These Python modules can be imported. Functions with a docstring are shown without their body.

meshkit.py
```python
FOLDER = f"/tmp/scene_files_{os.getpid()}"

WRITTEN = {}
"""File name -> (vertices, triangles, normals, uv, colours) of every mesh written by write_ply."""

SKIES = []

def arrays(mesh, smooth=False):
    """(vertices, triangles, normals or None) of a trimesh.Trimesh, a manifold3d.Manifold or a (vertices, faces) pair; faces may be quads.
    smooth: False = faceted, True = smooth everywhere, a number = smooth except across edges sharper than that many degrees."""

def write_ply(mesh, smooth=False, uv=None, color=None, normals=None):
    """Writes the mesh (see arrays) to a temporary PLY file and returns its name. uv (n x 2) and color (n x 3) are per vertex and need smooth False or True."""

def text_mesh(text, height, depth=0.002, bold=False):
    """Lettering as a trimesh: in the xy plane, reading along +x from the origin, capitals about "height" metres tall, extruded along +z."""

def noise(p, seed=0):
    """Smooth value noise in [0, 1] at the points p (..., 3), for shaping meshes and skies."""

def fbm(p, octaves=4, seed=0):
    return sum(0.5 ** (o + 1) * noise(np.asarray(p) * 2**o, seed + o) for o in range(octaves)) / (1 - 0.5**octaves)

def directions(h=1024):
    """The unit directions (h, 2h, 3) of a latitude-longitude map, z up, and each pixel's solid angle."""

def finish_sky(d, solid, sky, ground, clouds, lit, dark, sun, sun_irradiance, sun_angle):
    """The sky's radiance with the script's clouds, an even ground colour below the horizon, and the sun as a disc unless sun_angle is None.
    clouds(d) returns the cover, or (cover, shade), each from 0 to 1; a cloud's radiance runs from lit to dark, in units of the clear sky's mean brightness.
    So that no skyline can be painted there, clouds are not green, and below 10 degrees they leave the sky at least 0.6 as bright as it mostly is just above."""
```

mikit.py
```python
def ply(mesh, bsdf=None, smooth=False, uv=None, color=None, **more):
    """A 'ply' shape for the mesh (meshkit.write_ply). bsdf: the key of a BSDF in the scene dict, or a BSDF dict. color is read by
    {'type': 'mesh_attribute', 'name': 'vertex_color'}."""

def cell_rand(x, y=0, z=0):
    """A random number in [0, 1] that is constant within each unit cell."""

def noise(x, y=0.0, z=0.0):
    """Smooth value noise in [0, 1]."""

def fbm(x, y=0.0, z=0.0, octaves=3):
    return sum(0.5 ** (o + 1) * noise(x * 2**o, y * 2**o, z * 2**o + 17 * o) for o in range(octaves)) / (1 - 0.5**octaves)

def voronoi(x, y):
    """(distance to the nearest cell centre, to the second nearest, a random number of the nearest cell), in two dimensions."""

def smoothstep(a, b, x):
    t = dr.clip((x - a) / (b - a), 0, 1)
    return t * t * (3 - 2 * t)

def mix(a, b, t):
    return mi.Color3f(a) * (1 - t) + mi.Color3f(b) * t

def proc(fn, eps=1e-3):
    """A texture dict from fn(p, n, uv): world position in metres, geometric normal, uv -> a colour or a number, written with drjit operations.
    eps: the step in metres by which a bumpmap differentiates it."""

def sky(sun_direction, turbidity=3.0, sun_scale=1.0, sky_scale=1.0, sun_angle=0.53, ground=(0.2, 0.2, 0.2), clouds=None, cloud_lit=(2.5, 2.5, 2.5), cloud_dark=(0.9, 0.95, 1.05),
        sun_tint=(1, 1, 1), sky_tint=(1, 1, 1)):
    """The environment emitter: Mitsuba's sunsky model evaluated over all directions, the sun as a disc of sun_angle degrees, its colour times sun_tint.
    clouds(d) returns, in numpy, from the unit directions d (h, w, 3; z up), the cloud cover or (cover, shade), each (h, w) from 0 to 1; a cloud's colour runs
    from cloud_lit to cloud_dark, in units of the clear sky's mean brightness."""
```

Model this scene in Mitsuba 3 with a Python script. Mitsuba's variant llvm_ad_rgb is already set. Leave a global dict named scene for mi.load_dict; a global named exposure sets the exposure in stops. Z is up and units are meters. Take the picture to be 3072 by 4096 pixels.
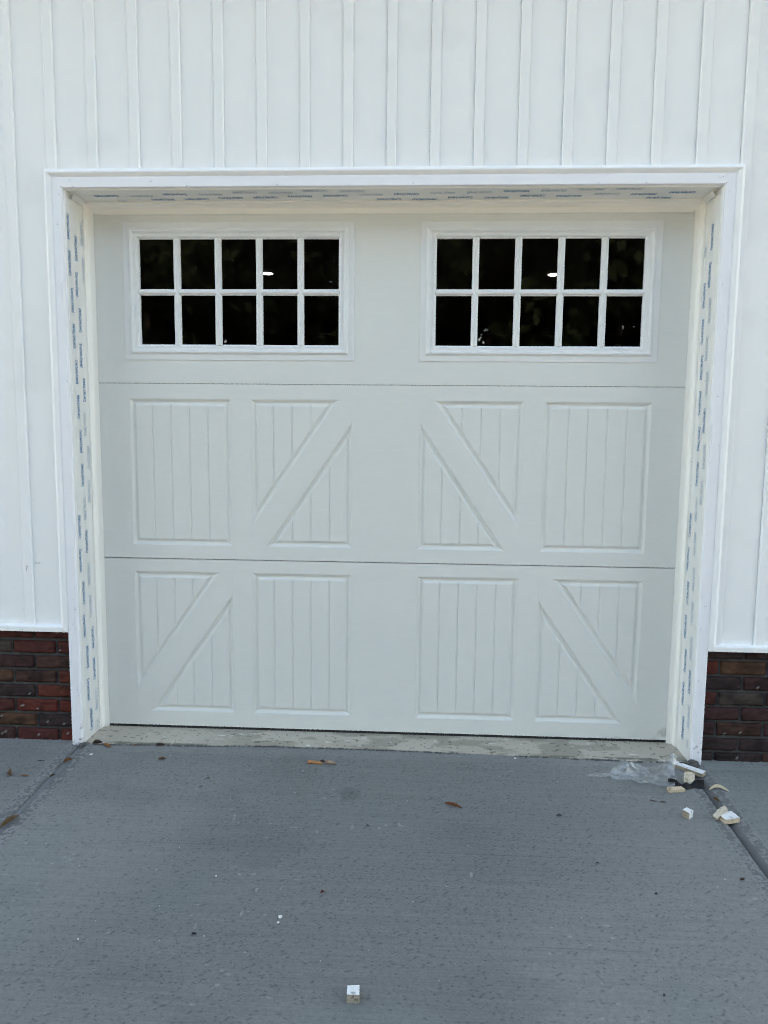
import math, random
import numpy as np, trimesh, manifold3d as m3, drjit as dr
import mitsuba as mi
from shapely.geometry import Polygon
import mikit, meshkit
from mikit import noise, fbm, voronoi, smoothstep, mix, proc

T = mi.ScalarTransform4f
scene, labels = {'type': 'scene'}, {}

# ------------------------------------------------------------------ camera
CAM = np.array([0.150931, -3.240390, 1.401063]); PITCH, YAW, ROLL, FOC = 0.107888, -0.047838, 0.010672, 2840.0
cp, sp, cy, sy, cr, sr = math.cos(PITCH), math.sin(PITCH), math.cos(YAW), math.sin(YAW), math.cos(ROLL), math.sin(ROLL)
FWD = np.array([sy * cp, cy * cp, -sp]); RIGHT = np.array([cy, -sy, 0.0]); UP = np.cross(RIGHT, FWD)
UPR = UP * cr - RIGHT * sr
scene['camera'] = {'type': 'perspective', 'fov': 2 * math.degrees(math.atan(1536 / FOC)), 'fov_axis': 'x', 'near_clip': 0.02, 'far_clip': 500.0,
                   'to_world': T().look_at(origin=CAM.tolist(), target=(CAM + FWD).tolist(), up=UPR.tolist())}
# ------------------------------------------------------------------ light: clear day, sun behind the building, the front in open shade
scene['sky'] = mikit.sky([0.25, 0.62, 0.74], turbidity=3.0, sun_scale=0.4, sun_tint=(1.0, 1.0, 1.0), sky_tint=(1.53, 1.09, 0.72), ground=(0.2, 0.2, 0.2))
exposure = 4.39

# ------------------------------------------------------------------ helpers
count = {}
def numbered(name):
    n = count.get(name, 0); count[name] = n + 1
    return name if n == 0 else f'{name}_{n:03d}'
def thing(name, label, cat, group=None):
    k = numbered(name); labels[k] = {'label': label, 'category': cat}
    if group: labels[k]['group'] = group
    return k
def obj(name, mesh, bsdf, parent=None, smooth=False, color=None, label=None, kind=None):
    k = numbered((parent + '__' if parent else '') + name)
    scene[k] = mikit.ply(mesh, 'material_' + bsdf, smooth=smooth, color=color)
    if label or kind:
        labels[k] = {}
        if label: labels[k]['label'] = label
        if kind: labels[k]['kind'] = kind
    return k
def put(key, mesh, bsdf, smooth=False, color=None):          # the mesh of a thing that has no parts
    scene[key] = mikit.ply(mesh, 'material_' + bsdf, smooth=smooth, color=color)
def struct(name, mesh, bsdf, label=None, smooth=False, kind='structure'):
    k = obj(name, mesh, bsdf, smooth=smooth); labels[k] = {'kind': kind}
    if label: labels[k]['label'] = label
    return k
def hull(pts): return trimesh.convex.convex_hull(np.asarray(pts, float))
def box(x0, x1, y0, y1, z0, z1, c=0.0):
    if c <= 0:
        b = trimesh.creation.box((x1 - x0, y1 - y0, z1 - z0)); b.apply_translation(((x0 + x1) / 2, (y0 + y1) / 2, (z0 + z1) / 2)); return b
    P = []
    for X in ((x0, x0 + c), (x1, x1 - c)):
        for Y in ((y0, y0 + c), (y1, y1 - c)):
            for Z in ((z0, z0 + c), (z1, z1 - c)):
                P += [(X[1], Y[1], Z[0]), (X[1], Y[0], Z[1]), (X[0], Y[1], Z[1])]
    return hull(P)
def tri2d(poly):
    v, f = trimesh.creation.triangulate_polygon(Polygon(poly), engine='earcut')
    idx = [int(np.argmin(((np.asarray(poly) - p) ** 2).sum(1))) for p in v]
    return np.array(idx)[np.asarray(f)]
def prism(poly, ringA, ringB):
    """Solid between two rings of 3-D points with the outline poly (2-D, used to triangulate the ends)."""
    A, B = np.asarray(ringA, float), np.asarray(ringB, float)
    if Polygon(poly).exterior.is_ccw is False: poly, A, B = poly[::-1], A[::-1], B[::-1]
    n = len(poly); f = tri2d(poly)
    q = np.asarray(poly)[f[0]]
    if np.cross(q[1] - q[0], q[2] - q[0]) < 0: f = f[:, ::-1]
    i = np.arange(n); j = (i + 1) % n
    sides = np.vstack([np.stack([i, j, j + n], 1), np.stack([i, j + n, i + n], 1)])
    m = trimesh.Trimesh(np.vstack([A, B]), np.vstack([f[:, ::-1], sides, f + n]), process=False)
    if m.volume < 0: m.invert()
    return m
def mani(m):
    return m3.Manifold(m3.Mesh(np.asarray(m.vertices, np.float32), np.asarray(m.faces, np.uint32)))
def tm(M):
    q = M.to_mesh(); return trimesh.Trimesh(q.vert_properties[:, :3], q.tri_verts, process=False)
cat = trimesh.util.concatenate
def colored(m, fn):
    """Unshares the faces and gives every vertex the colour fn(centres, normals)."""
    v = m.triangles.reshape(-1, 3); n = np.repeat(m.face_normals, 3, 0)
    return (v, np.arange(len(v)).reshape(-1, 3)), fn(v, n)

# ------------------------------------------------------------------ materials
def principled(color, rough, spec=0.5, **k):
    c = color if isinstance(color, dict) else {'type': 'rgb', 'value': list(color)}
    return {'type': 'principled', 'base_color': c, 'roughness': rough, 'specular': spec, **k}
def bump(b, fn, scale=1.0, eps=1e-3):
    return {'type': 'bumpmap', 'tex': proc(fn, eps), 'scale': scale, 'bsdf': b}
def two(b): return {'type': 'twosided', 'bsdf': b}
def mat(name, b): scene['material_' + name] = b

# white vinyl: nearly even, with a few grubby smears
def vinyl_c(p, n, uv):
    dirt = smoothstep(0.66, 0.82, fbm(p.x * 4.0, p.z * 5.0, 9.0, 3)) * 0.035
    return mi.Color3f(0.825, 0.832, 0.836) * (1 - dirt)
mat('vinyl', principled(proc(vinyl_c), 0.45, 0.35))
# casing: white coated trim, mud spots and scuffs near the ground
def casing_c(p, n, uv):
    c = mi.Color3f(0.805, 0.808, 0.845)
    a, b, r = voronoi(p.x * 55 + 3, p.z * 55)
    low = 1 - smoothstep(0.03, 0.10, p.z)
    spot = smoothstep(0.34, 0.26, a) * smoothstep(0.60, 0.66, r) * low
    scuff = smoothstep(0.74, 0.80, noise(p.x * 160, p.z * 7)) * smoothstep(0.62, 0.8, fbm(p.x * 9, p.z * 5, 5.0, 2)) * 0.16 * (1 - smoothstep(2.2, 2.3, p.z))
    edge = (1 - smoothstep(-0.018, 0.012, p.z)) * smoothstep(0.40, 0.6, fbm(p.x * 60, p.z * 60, 2.0, 2)) * 0.6
    return mix(c, (0.20, 0.20, 0.20), dr.minimum(spot * 0.9 + scuff + edge, 1))
mat('casing_paint', principled(proc(casing_c), 0.45, 0.35))
mat('stop_vinyl', principled(proc(lambda p, n, uv: mix((0.80, 0.790, 0.752), (0.825, 0.815, 0.778), fbm(p.x * 4, p.y * 9, p.z * 4, 3))), 0.42, 0.4))
def film_h(p, n, uv): return 0.0005 * fbm(p.x * 22, p.y * 30, p.z * 12, 2)
mat('film', bump(principled(proc(lambda p, n, uv: mix((0.685, 0.685, 0.665), (0.73, 0.73, 0.71), fbm(p.x * 9, p.y * 30, p.z * 9, 3))), 0.25, 0.5), film_h))
mat('board_edge', principled((0.80, 0.80, 0.76), 0.5))
mat('ink', principled((0.10, 0.19, 0.35), 0.5))
mat('ink_pale', principled((0.44, 0.49, 0.55), 0.5))
mat('ink_wash', principled((0.36, 0.43, 0.53), 0.5))
mat('scuff', principled((0.11, 0.12, 0.13), 0.6))
mat('nail', principled((0.03, 0.03, 0.03), 0.6))
# door: factory painted steel with a faint stamped grain, light grime at the foot
def door_c(p, n, uv):
    c = mix((0.672, 0.682, 0.660), (0.690, 0.698, 0.676), fbm(p.x * 1.6, p.z * 1.6, 4.0, 2))
    grain = 0.985 + 0.03 * noise(p.x * 30, p.z * 300, 1.0)
    smear = smoothstep(0.60, 0.75, fbm(p.x * 16, p.z * 26, 8.0, 3)) * (1 - smoothstep(0.03, 0.09, p.z)) * smoothstep(0.9, 1.3, p.x) * 0.25
    return c * grain * (1 - smear)
mat('door_paint', principled(proc(door_c), 0.42, 0.4))
mat('frame_plastic', principled((0.715, 0.728, 0.730), 0.4, 0.4))
mat('seam', principled((0.28, 0.29, 0.29), 0.7))
mat('rubber', principled((0.022, 0.022, 0.022), 0.7))
mat('glass', {'type': 'thindielectric', 'int_ior': 1.5})
# concrete: broom finished, neutral grey; soft pits of uneven size, slightly stretched along the strokes
def pit_layer(x, y, fx, fy, seed, d):
    w = noise(x * 31, y * 43, seed) - 0.5
    a, b, r = voronoi(x * fx + 0.9 * w, y * fy + 1.3 * w + 0.6 * (noise(x * 60, y * 25, seed + 3.0) - 0.5))
    size = 0.14 + 0.34 * dr.square(r)
    return smoothstep(size, size * 0.10, a) * smoothstep(0.62 - d, 0.80 - d, r)
def drive_pits(p):
    d = 0.50 * smoothstep(0.34, 0.66, fbm(p.x * 1.6, p.y * 2.1, 3.0, 3)) - 0.12
    return pit_layer(p.x, p.y, 46, 78, 2.0, d), pit_layer(p.x + 5, p.y, 105, 190, 7.0, d + 0.1)
def bands(p):
    x = p.x
    l = smoothstep(-1.425, -1.418, x) * (1 - smoothstep(-1.304, -1.296, x))
    r = smoothstep(1.290, 1.297, x) * (1 - smoothstep(1.412, 1.420, x))
    face = smoothstep(1.338, 1.342, x) * (1 - smoothstep(1.371, 1.376, x))
    tool = dr.maximum(dr.maximum(smoothstep(0.004, 0.001, dr.abs(x - 1.293)), smoothstep(0.004, 0.001, dr.abs(x - 1.417))), smoothstep(0.004, 0.001, dr.abs(x + 1.424)))
    return dr.maximum(l, r), face, tool
def drive_c(p, n, uv):
    big = fbm(p.x * 0.8, p.y * 1.1, 5.0, 3)
    c = mix((0.166, 0.166, 0.161), (0.202, 0.201, 0.194), smoothstep(0.3, 0.7, big))
    c = c * (0.92 + 0.12 * noise(p.x * 4, p.y * 230, 3.0) + 0.04 * noise(p.x * 1.5, p.y * 75, 8.0)) * (0.86 + 0.28 * fbm(p.x * 120, p.y * 190, 1.0, 3))
    green = smoothstep(0.52, 0.72, fbm(p.x * 1.7, p.y * 1.7, 11.0, 3)) * 0.5
    c = mix(c, c * mi.Color3f(0.93, 1.01, 0.97), green)
    stain = smoothstep(0.60, 0.76, fbm(p.x * 2.6, p.y * 3.4, 21.0, 3)) * 0.09
    spot = smoothstep(1.0, 0.2, dr.square((p.x + 0.10) / 0.055) + dr.square((p.y + 0.53) / 0.06) + 0.9 * (fbm(p.x * 25, p.y * 25, 2.0, 2) - 0.5)) * 0.20
    pits, fine = drive_pits(p)
    line = smoothstep(0.955, 0.985, noise(3.0, p.y * 60, 1.0)) * smoothstep(0.50, 0.72, noise(p.x * 3.0, p.y * 30, 4.0)) * 0.22
    c = c * (1 - stain) * (1 - spot) * (1 - 0.32 * pits) * (1 - 0.20 * fine) * (1 - line)
    grout = 1 - smoothstep(0.035, 0.05, dr.abs(p.y + 0.205) + 0.02 * (fbm(p.x * 14, p.y * 14, 2.0, 2) - 0.5))
    c = mix(c, c * 1.10, grout)
    chalk = smoothstep(0.90, 0.97, noise(p.x * 40, p.y * 60, 31.0)) * smoothstep(0.55, 0.7, fbm(p.x * 3, p.y * 3, 9.0, 2))
    c = mix(c, (0.40, 0.40, 0.39), chalk * 0.35)
    b, face, tool = bands(p)
    flake = smoothstep(0.38, 0.68, fbm(p.x * 95, p.y * 120, 4.0, 3))
    cb = mix((0.122, 0.122, 0.123), (0.225, 0.225, 0.223), flake)
    c = mix(c, cb, b * 0.8)
    c = mix(c, mi.Color3f(0.140, 0.137, 0.135) * (0.93 + 0.14 * fbm(p.x * 90, p.y * 20, 3.0, 2)), face)
    return mix(c, (0.25, 0.25, 0.25), tool * 0.45)
def drive_h(p, n, uv):
    pits, fine = drive_pits(p)
    b, face, tool = bands(p)
    return (-0.0010 * pits - 0.0003 * fine + 0.0010 * b * fbm(p.x * 70, p.y * 95, 4.0, 3)) * (1 - face) + 0.0005 * fbm(p.x * 90, p.y * 130, 1.0, 2)
mat('driveway_concrete', bump(principled(proc(drive_c), 0.85, 0.3), drive_h))
def slab_c(p, n, uv):
    c = mix((0.365, 0.325, 0.265), (0.46, 0.418, 0.350), fbm(p.x * 5, p.y * 9, 1.0, 4))
    st = smoothstep(0.52, 0.66, fbm(p.x * 6, p.y * 14, 6.0, 3)) * smoothstep(-1.0, -0.5, p.x)
    c = mix(c, (0.175, 0.160, 0.128), st * 0.5)
    dots = smoothstep(0.80, 0.88, noise(p.x * 60, p.y * 90, 3.0)) * 0.45
    c = c * (1 - dots)
    edge = smoothstep(0.016, -0.004, p.y + 0.172 + 0.014 * (fbm(p.x * 7, 0.0, 3.0, 2) - 0.5)) * smoothstep(0.40, 0.62, fbm(p.x * 11, p.y * 40, 8.0, 3))
    c = mix(c, (0.10, 0.098, 0.082), edge * 0.8)
    white = smoothstep(0.80, 0.88, fbm(p.x * 24, p.y * 60, 14.0, 2))
    return mix(c, (0.62, 0.62, 0.60), white * 0.7)
mat('slab_concrete', bump(principled(proc(slab_c), 0.85, 0.3), lambda p, n, uv: 0.0016 * fbm(p.x * 50, p.y * 60, p.z * 50, 3)))
mat('joint_filler', principled(proc(lambda p, n, uv: mix((0.150, 0.151, 0.152), (0.19, 0.19, 0.19), fbm(p.x * 60, p.y * 12, 2.0, 3))), 0.9))
mat('mortar', bump(principled(proc(lambda p, n, uv: mix((0.034, 0.033, 0.034), (0.080, 0.078, 0.078), fbm(p.x * 28, p.z * 34, 2.0, 4))), 0.95, 0.2), lambda p, n, uv: 0.006 * fbm(p.x * 60, p.z * 60, 1.0, 3)))
vc = {'type': 'mesh_attribute', 'name': 'vertex_color'}
def brick_h(p, n, uv):
    return 0.0035 * fbm(p.x * 60, p.z * 120, 3.0, 3) - 0.003 * smoothstep(0.66, 0.8, noise(p.x * 50, p.z * 150, 6.0))
mat('brick', bump(principled(vc, 0.8, 0.3), brick_h))
mat('painted_chip', bump(principled(vc, 0.6, 0.4), lambda p, n, uv: 0.0006 * noise(p.x * 300, p.y * 60, p.z * 300)))
mat('leaf_litter', two(principled(vc, 0.75, 0.2)))
mat('black_plastic', two(principled((0.010, 0.010, 0.011), 0.55, 0.25)))
mat('interior', principled((0.10, 0.095, 0.09), 0.9))
mat('roof_shingle', principled(proc(lambda p, n, uv: mix((0.05, 0.05, 0.052), (0.10, 0.10, 0.10), noise(p.x * 6, p.y * 6, 2.0))), 0.9))
mat('bark', principled(proc(lambda p, n, uv: mix((0.06, 0.05, 0.04), (0.13, 0.11, 0.09), fbm(p.x * 12, p.y * 12, p.z * 3, 3))), 0.9))
mat('leaf', {'type': 'principledthin', 'base_color': {'type': 'rgb', 'value': [0.026, 0.034, 0.018]}, 'roughness': 0.45, 'diff_trans': 0.3})
def lawn_c(p, n, uv): return mix((0.15, 0.145, 0.105), (0.23, 0.215, 0.17), fbm(p.x * 1.3, p.y * 1.3, 2.0, 4))
mat('lawn_grass', principled(proc(lawn_c), 0.95, 0.2))
mat('clear_film', {'type': 'blendbsdf', 'weight': proc(lambda p, n, uv: 0.10 + 0.22 * smoothstep(0.45, 0.75, fbm(p.x * 30, p.y * 30, p.z * 50, 3))),
                   'a': {'type': 'thindielectric', 'int_ior': 1.5}, 'b': two({'type': 'roughplastic', 'diffuse_reflectance': {'type': 'rgb', 'value': [0.6, 0.62, 0.64]}, 'alpha': 0.15})})

# ------------------------------------------------------------------ sizes (metres; door face y = 0, slab level about z = -0.014)
JX, ZH = 1.3575, 2.4130                    # jamb faces and head
ZSLAB = -0.014
def gz(y): return -0.018 + 0.055 * (y + 0.2)   # the driveway falls away from the building

# ------------------------------------------------------------------ ground
def edge_y(x):                             # the slab's worn front edge
    return np.interp(x, [-1.5, -1.21, -0.47, 0.16, 0.78, 1.18, 1.5], [-0.188, -0.183, -0.156, -0.160, -0.180, -0.186, -0.186]) + 0.009 * (meshkit.fbm(np.stack([x * 9, x * 0, x * 0], -1), 3, 5) - 0.5)
xs = np.linspace(-1.372, 1.372, 300)
e = edge_y(xs)
prof = [(0.0, 0.0), (-0.004, -0.0012), (-0.008, -0.005), (-0.010, -0.030)]      # rounded front edge
V, F = [], []
n = len(xs)
V += [(x, 0.02, ZSLAB) for x in xs]
for dy, dz in prof:
    V += list(zip(xs, e + dy + 0.008 * (dy == 0), np.full(n, ZSLAB + dz)))
for r in range(len(prof)):
    for i in range(n - 1):
        a, b = r * n + i, r * n + i + 1
        F += [(a, a + n, b + n), (a, b + n, b)]
struct('garage_floor', cat([trimesh.Trimesh(V, F, process=False), box(-3.5, 3.7, 0.02, 8.0, -0.12, ZSLAB)]), 'slab_concrete', 'beige stained garage slab edge under the door', smooth=40)

def slab_strip(left, right, y0, y1):
    """A concrete slab; left and right: its edge profiles (x, dz) from the outside in."""
    px = left + right[::-1]
    ys = np.concatenate([np.linspace(y1, -1.8, 120), [y0]])
    wob = lambda x, y: 0.0016 * (meshkit.fbm(np.array([x * 3.0, y * 14.0, 1.0]), 3, 4) - 0.5) * 2
    V = [(x + (wob(x, y) if abs(x) < 2 else 0), y, gz(y) + dz) for y in ys for x, dz in px]; k = len(px)
    F = []
    for r in range(len(ys) - 1):
        for i in range(k - 1): a = r * k + i; F += [(a, a + 1, a + 1 + k), (a, a + 1 + k, a + k)]
    m = trimesh.Trimesh(V, F, process=False)
    if m.face_normals[:, 2].sum() < 0: m.invert()
    return m
tooled = lambda x, s, r=0.006: [(x, -0.10), (x, -r * 1.6), (x + s * r * 0.35, -r * 0.6), (x + s * r, -r * 0.12), (x + s * 2.2 * r, 0.0)]
slope_edge = [(1.3490, -0.10), (1.3490, -0.0175), (1.3510, -0.0150), (1.3600, -0.0085), (1.3680, -0.0032), (1.3740, -0.0006), (1.3800, 0.0)]
struct('driveway', slab_strip(tooled(-1.3460, 1, 0.004), tooled(1.3400, -1, 0.005), -11.0, -0.150), 'driveway_concrete', 'grey broom finished concrete driveway', smooth=50)
struct('pavement', slab_strip([(-6.0, -0.1), (-6.0, 0.0)], tooled(-1.3740, -1, 0.005), -11.0, -0.10), 'driveway_concrete', 'concrete slab beside the driveway on the left', smooth=50)
struct('pavement', slab_strip(slope_edge, [(6.0, -0.1), (6.0, 0.0)], -11.0, -0.10), 'driveway_concrete', 'concrete slab beside the driveway on the right', smooth=50)
for prof, mt, lab in (([(-1.3745, -0.0085), (-1.3660, -0.0060), (-1.3520, -0.0062), (-1.3455, -0.0100)], 'joint_filler', 'smooth sealed joint between the driveway and the left slab'),
                      ([(1.3395, -0.030), (1.3495, -0.030)], 'dirt', 'open dark joint between the driveway and the right slab')):
    V = [(x, y, gz(y) + dz) for y in (-0.10, -11.0) for x, dz in prof]; k = len(prof)
    m = trimesh.Trimesh(V, [t for i in range(k - 1) for t in ((i, i + k, i + 1), (i + 1, i + k, i + 1 + k))], process=False)
    if m.face_normals[:, 2].sum() < 0: m.invert()
    struct('pavement_joint', m, mt, lab, smooth=50)
g = trimesh.Trimesh([(-300, -300, gz(-11) - 0.03), (300, -300, gz(-11) - 0.03), (300, 300, gz(-11) - 0.03), (-300, 300, gz(-11) - 0.03)], [(0, 1, 2), (0, 2, 3)])
struct('bounce_lawn', g, 'lawn_grass', 'unseen dry grass in front of the building, added to bounce warm light upward')  # out of view; added for its warm bounce onto the soffits

# ------------------------------------------------------------------ the building
B = thing('garage_building', 'white board and batten garage wall with a dark red brick base', 'building')
PITCHX, X0 = 0.17854, -1.6076
YB, YF, YK = -0.180, -0.1925, -0.164          # board face, batten face, back of the siding
def siding_profile(x0):
    w = 0.0378; c = 0.0016
    P = [(x0 - 0.0005, YK), (x0 - 0.0005, YB + 0.006), (x0 + 0.0006, YF + c), (x0 + 0.0006 + c, YF), (x0 + w - c, YF), (x0 + w, YF + c), (x0 + w + 0.0006, YB + 0.0028),
         (x0 + w + 0.0022, YB + 0.0032), (x0 + w + 0.0040, YB + 0.0004), (x0 + w + 0.0066, YB - 0.0004), (x0 + w + 0.0090, YB),
         (x0 + PITCHX - 0.016, YB), (x0 + PITCHX - 0.0060, YB - 0.0004), (x0 + PITCHX - 0.0042, YB + 0.0036), (x0 + PITCHX - 0.0012, YB + 0.0056), (x0 + PITCHX - 0.0012, YK)]
    return P
def siding(x0, z0, z1):
    P = siding_profile(x0)
    return prism(P, [(x, y, z0) for x, y in P], [(x, y, z1) for x, y in P])
ZTOP = 3.75
for k in range(-11, 30):
    x0 = X0 + PITCHX * k
    full = k <= 0 or k >= 17
    z0 = (0.512 if x0 < 0 else 0.497) if full else ZH + 0.066
    obj('siding_panel', siding(x0, z0, ZTOP), 'vinyl', B)
XW = X0 + PITCHX * 30
XE = X0 - PITCHX * 11
# j-channel round the opening: profile (d outward from the jamb face, y)
JP = [(0.0560, -0.1640), (0.0495, -0.2045), (0.0520, -0.2075), (0.0620, -0.2150), (0.0660, -0.2155), (0.0695, -0.2140), (0.0815, -0.2000), (0.0825, -0.1980), (0.0825, -0.1640)]
def side_ring(P, s, zfun): return [(s * (JX + d), y, zfun(d)) for d, y in P]
def head_ring(P, s, zoff=0.0): return [(s * (JX + d), y, ZH + d) for d, y in P]
def frame_side(P, s, z0, mit_bottom=None):
    return prism(P, side_ring(P, s, (lambda d: z0) if mit_bottom is None else mit_bottom), side_ring(P, s, lambda d: ZH + d - 0.0006))
def frame_head(P): return prism(P, head_ring(P, -1), head_ring(P, 1))
obj('j_channel', frame_head(JP), 'vinyl', B, label='j channel above the door opening')
for s, zb in ((-1, 0.506), (1, 0.490)):
    obj('j_channel', frame_side(JP, s, 0, lambda d, zb=zb: zb + 0.033 * (0.0825 - d) * 0 + (d - 0.0500) * 0.75), 'vinyl', B)
    xa, xb = s * (JX + 0.0505), (s * abs(XW) if s > 0 else XE)
    BP = [(-0.164, zb), (-0.2050, zb), (-0.2078, zb + 0.002), (-0.2078, zb + 0.021), (-0.2045, zb + 0.0255), (-0.1955, zb + 0.0275), (-0.164, zb + 0.0275)]
    obj('bottom_trim', prism(BP, [(xa + s * (z - zb) * 1.15, y, z) for y, z in BP], [(xb, y, z) for y, z in BP]), 'vinyl', B, label='white trim along the lower edge of the siding')
sc = []
def stroke(x0, z0, x1, z1, w, y=-0.1800):
    d = np.array([x1 - x0, z1 - z0]); L = np.hypot(*d); nn = np.array([-d[1], d[0]]) / L * w / 2
    q = [(x0 + nn[0], z0 + nn[1]), (x1 + nn[0] * 0.4, z1 + nn[1] * 0.4), (x1 - nn[0] * 0.4, z1 - nn[1] * 0.4), (x0 - nn[0], z0 - nn[1])]
    sc.append(prism(q, [(a, y - 0.0005, b) for a, b in q], [(a, y + 0.001, b) for a, b in q]))
stroke(-1.5900, 0.804, -1.5920, 0.779, 0.0030, -0.1925); stroke(-1.5757, 0.814, -1.5765, 0.806, 0.0022)
for q in range(9):
    xx = -1.5618 + 0.0042 * q; stroke(xx, 0.8115 + 0.001 * (q % 3), xx + 0.0016 * ((q % 2) - 0.5), 0.8175 - 0.001 * (q % 2), 0.0016)
stroke(-1.5535, 1.0990, -1.5480, 1.1020, 0.0016)
for x, z in ((-1.535, 0.69), (-1.66, 0.70), (-1.51, 0.64), (-1.62, 0.60)): stroke(x, z, x + 0.002, z + 0.003, 0.0018, -0.1801)
obj('scuff_mark', cat(sc), 'scuff', B, label='dark ink marks and scuffs on the white siding left of the door', kind='stuff')
# unseen shell behind: walls, ceiling, roof and eave, added to shade the front
WT = ZTOP
shell = [box(XE, -JX - 0.03, -0.1635, -0.04, 0.545, WT), box(JX + 0.03, XW, -0.1635, -0.04, 0.545, WT), box(-JX - 0.03, JX + 0.03, -0.1635, -0.04, ZH + 0.03, WT)]
obj('wall', cat(shell), 'interior', B)
obj('inner_wall', cat([box(XE, XE + 0.15, -0.04, 8.0, -0.9, WT), box(XW - 0.15, XW, -0.04, 8.0, -0.9, WT), box(XE, XW, 8.0, 8.15, -0.9, WT),
                       box(XE, -JX - 0.03, -0.04, 0.02, -0.9, WT), box(JX + 0.03, XW, -0.04, 0.02, -0.9, WT)]), 'interior', B)
obj('ceiling', box(XE + 0.15, XW - 0.15, 0.06, 8.0, 2.955, 3.0), 'interior', B)
EY = -0.62
rp = [(EY, WT + 0.0), (EY, WT + 0.18), (4.0, WT + 2.0), (8.7, WT + 0.18), (8.7, WT)]
obj('shade_roof', prism(rp, [(XE - 0.4, y, z) for y, z in rp], [(XW + 0.4, y, z) for y, z in rp]), 'roof_shingle', B)  # out of view, added to keep the sun off the front
obj('eave_soffit', box(XE - 0.4, XW + 0.4, EY, -0.19, WT - 0.03, WT - 0.001), 'vinyl', B)
obj('fascia', box(XE - 0.4, XW + 0.4, EY - 0.025, EY - 0.001, WT - 0.04, WT + 0.19), 'vinyl', B)

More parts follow.
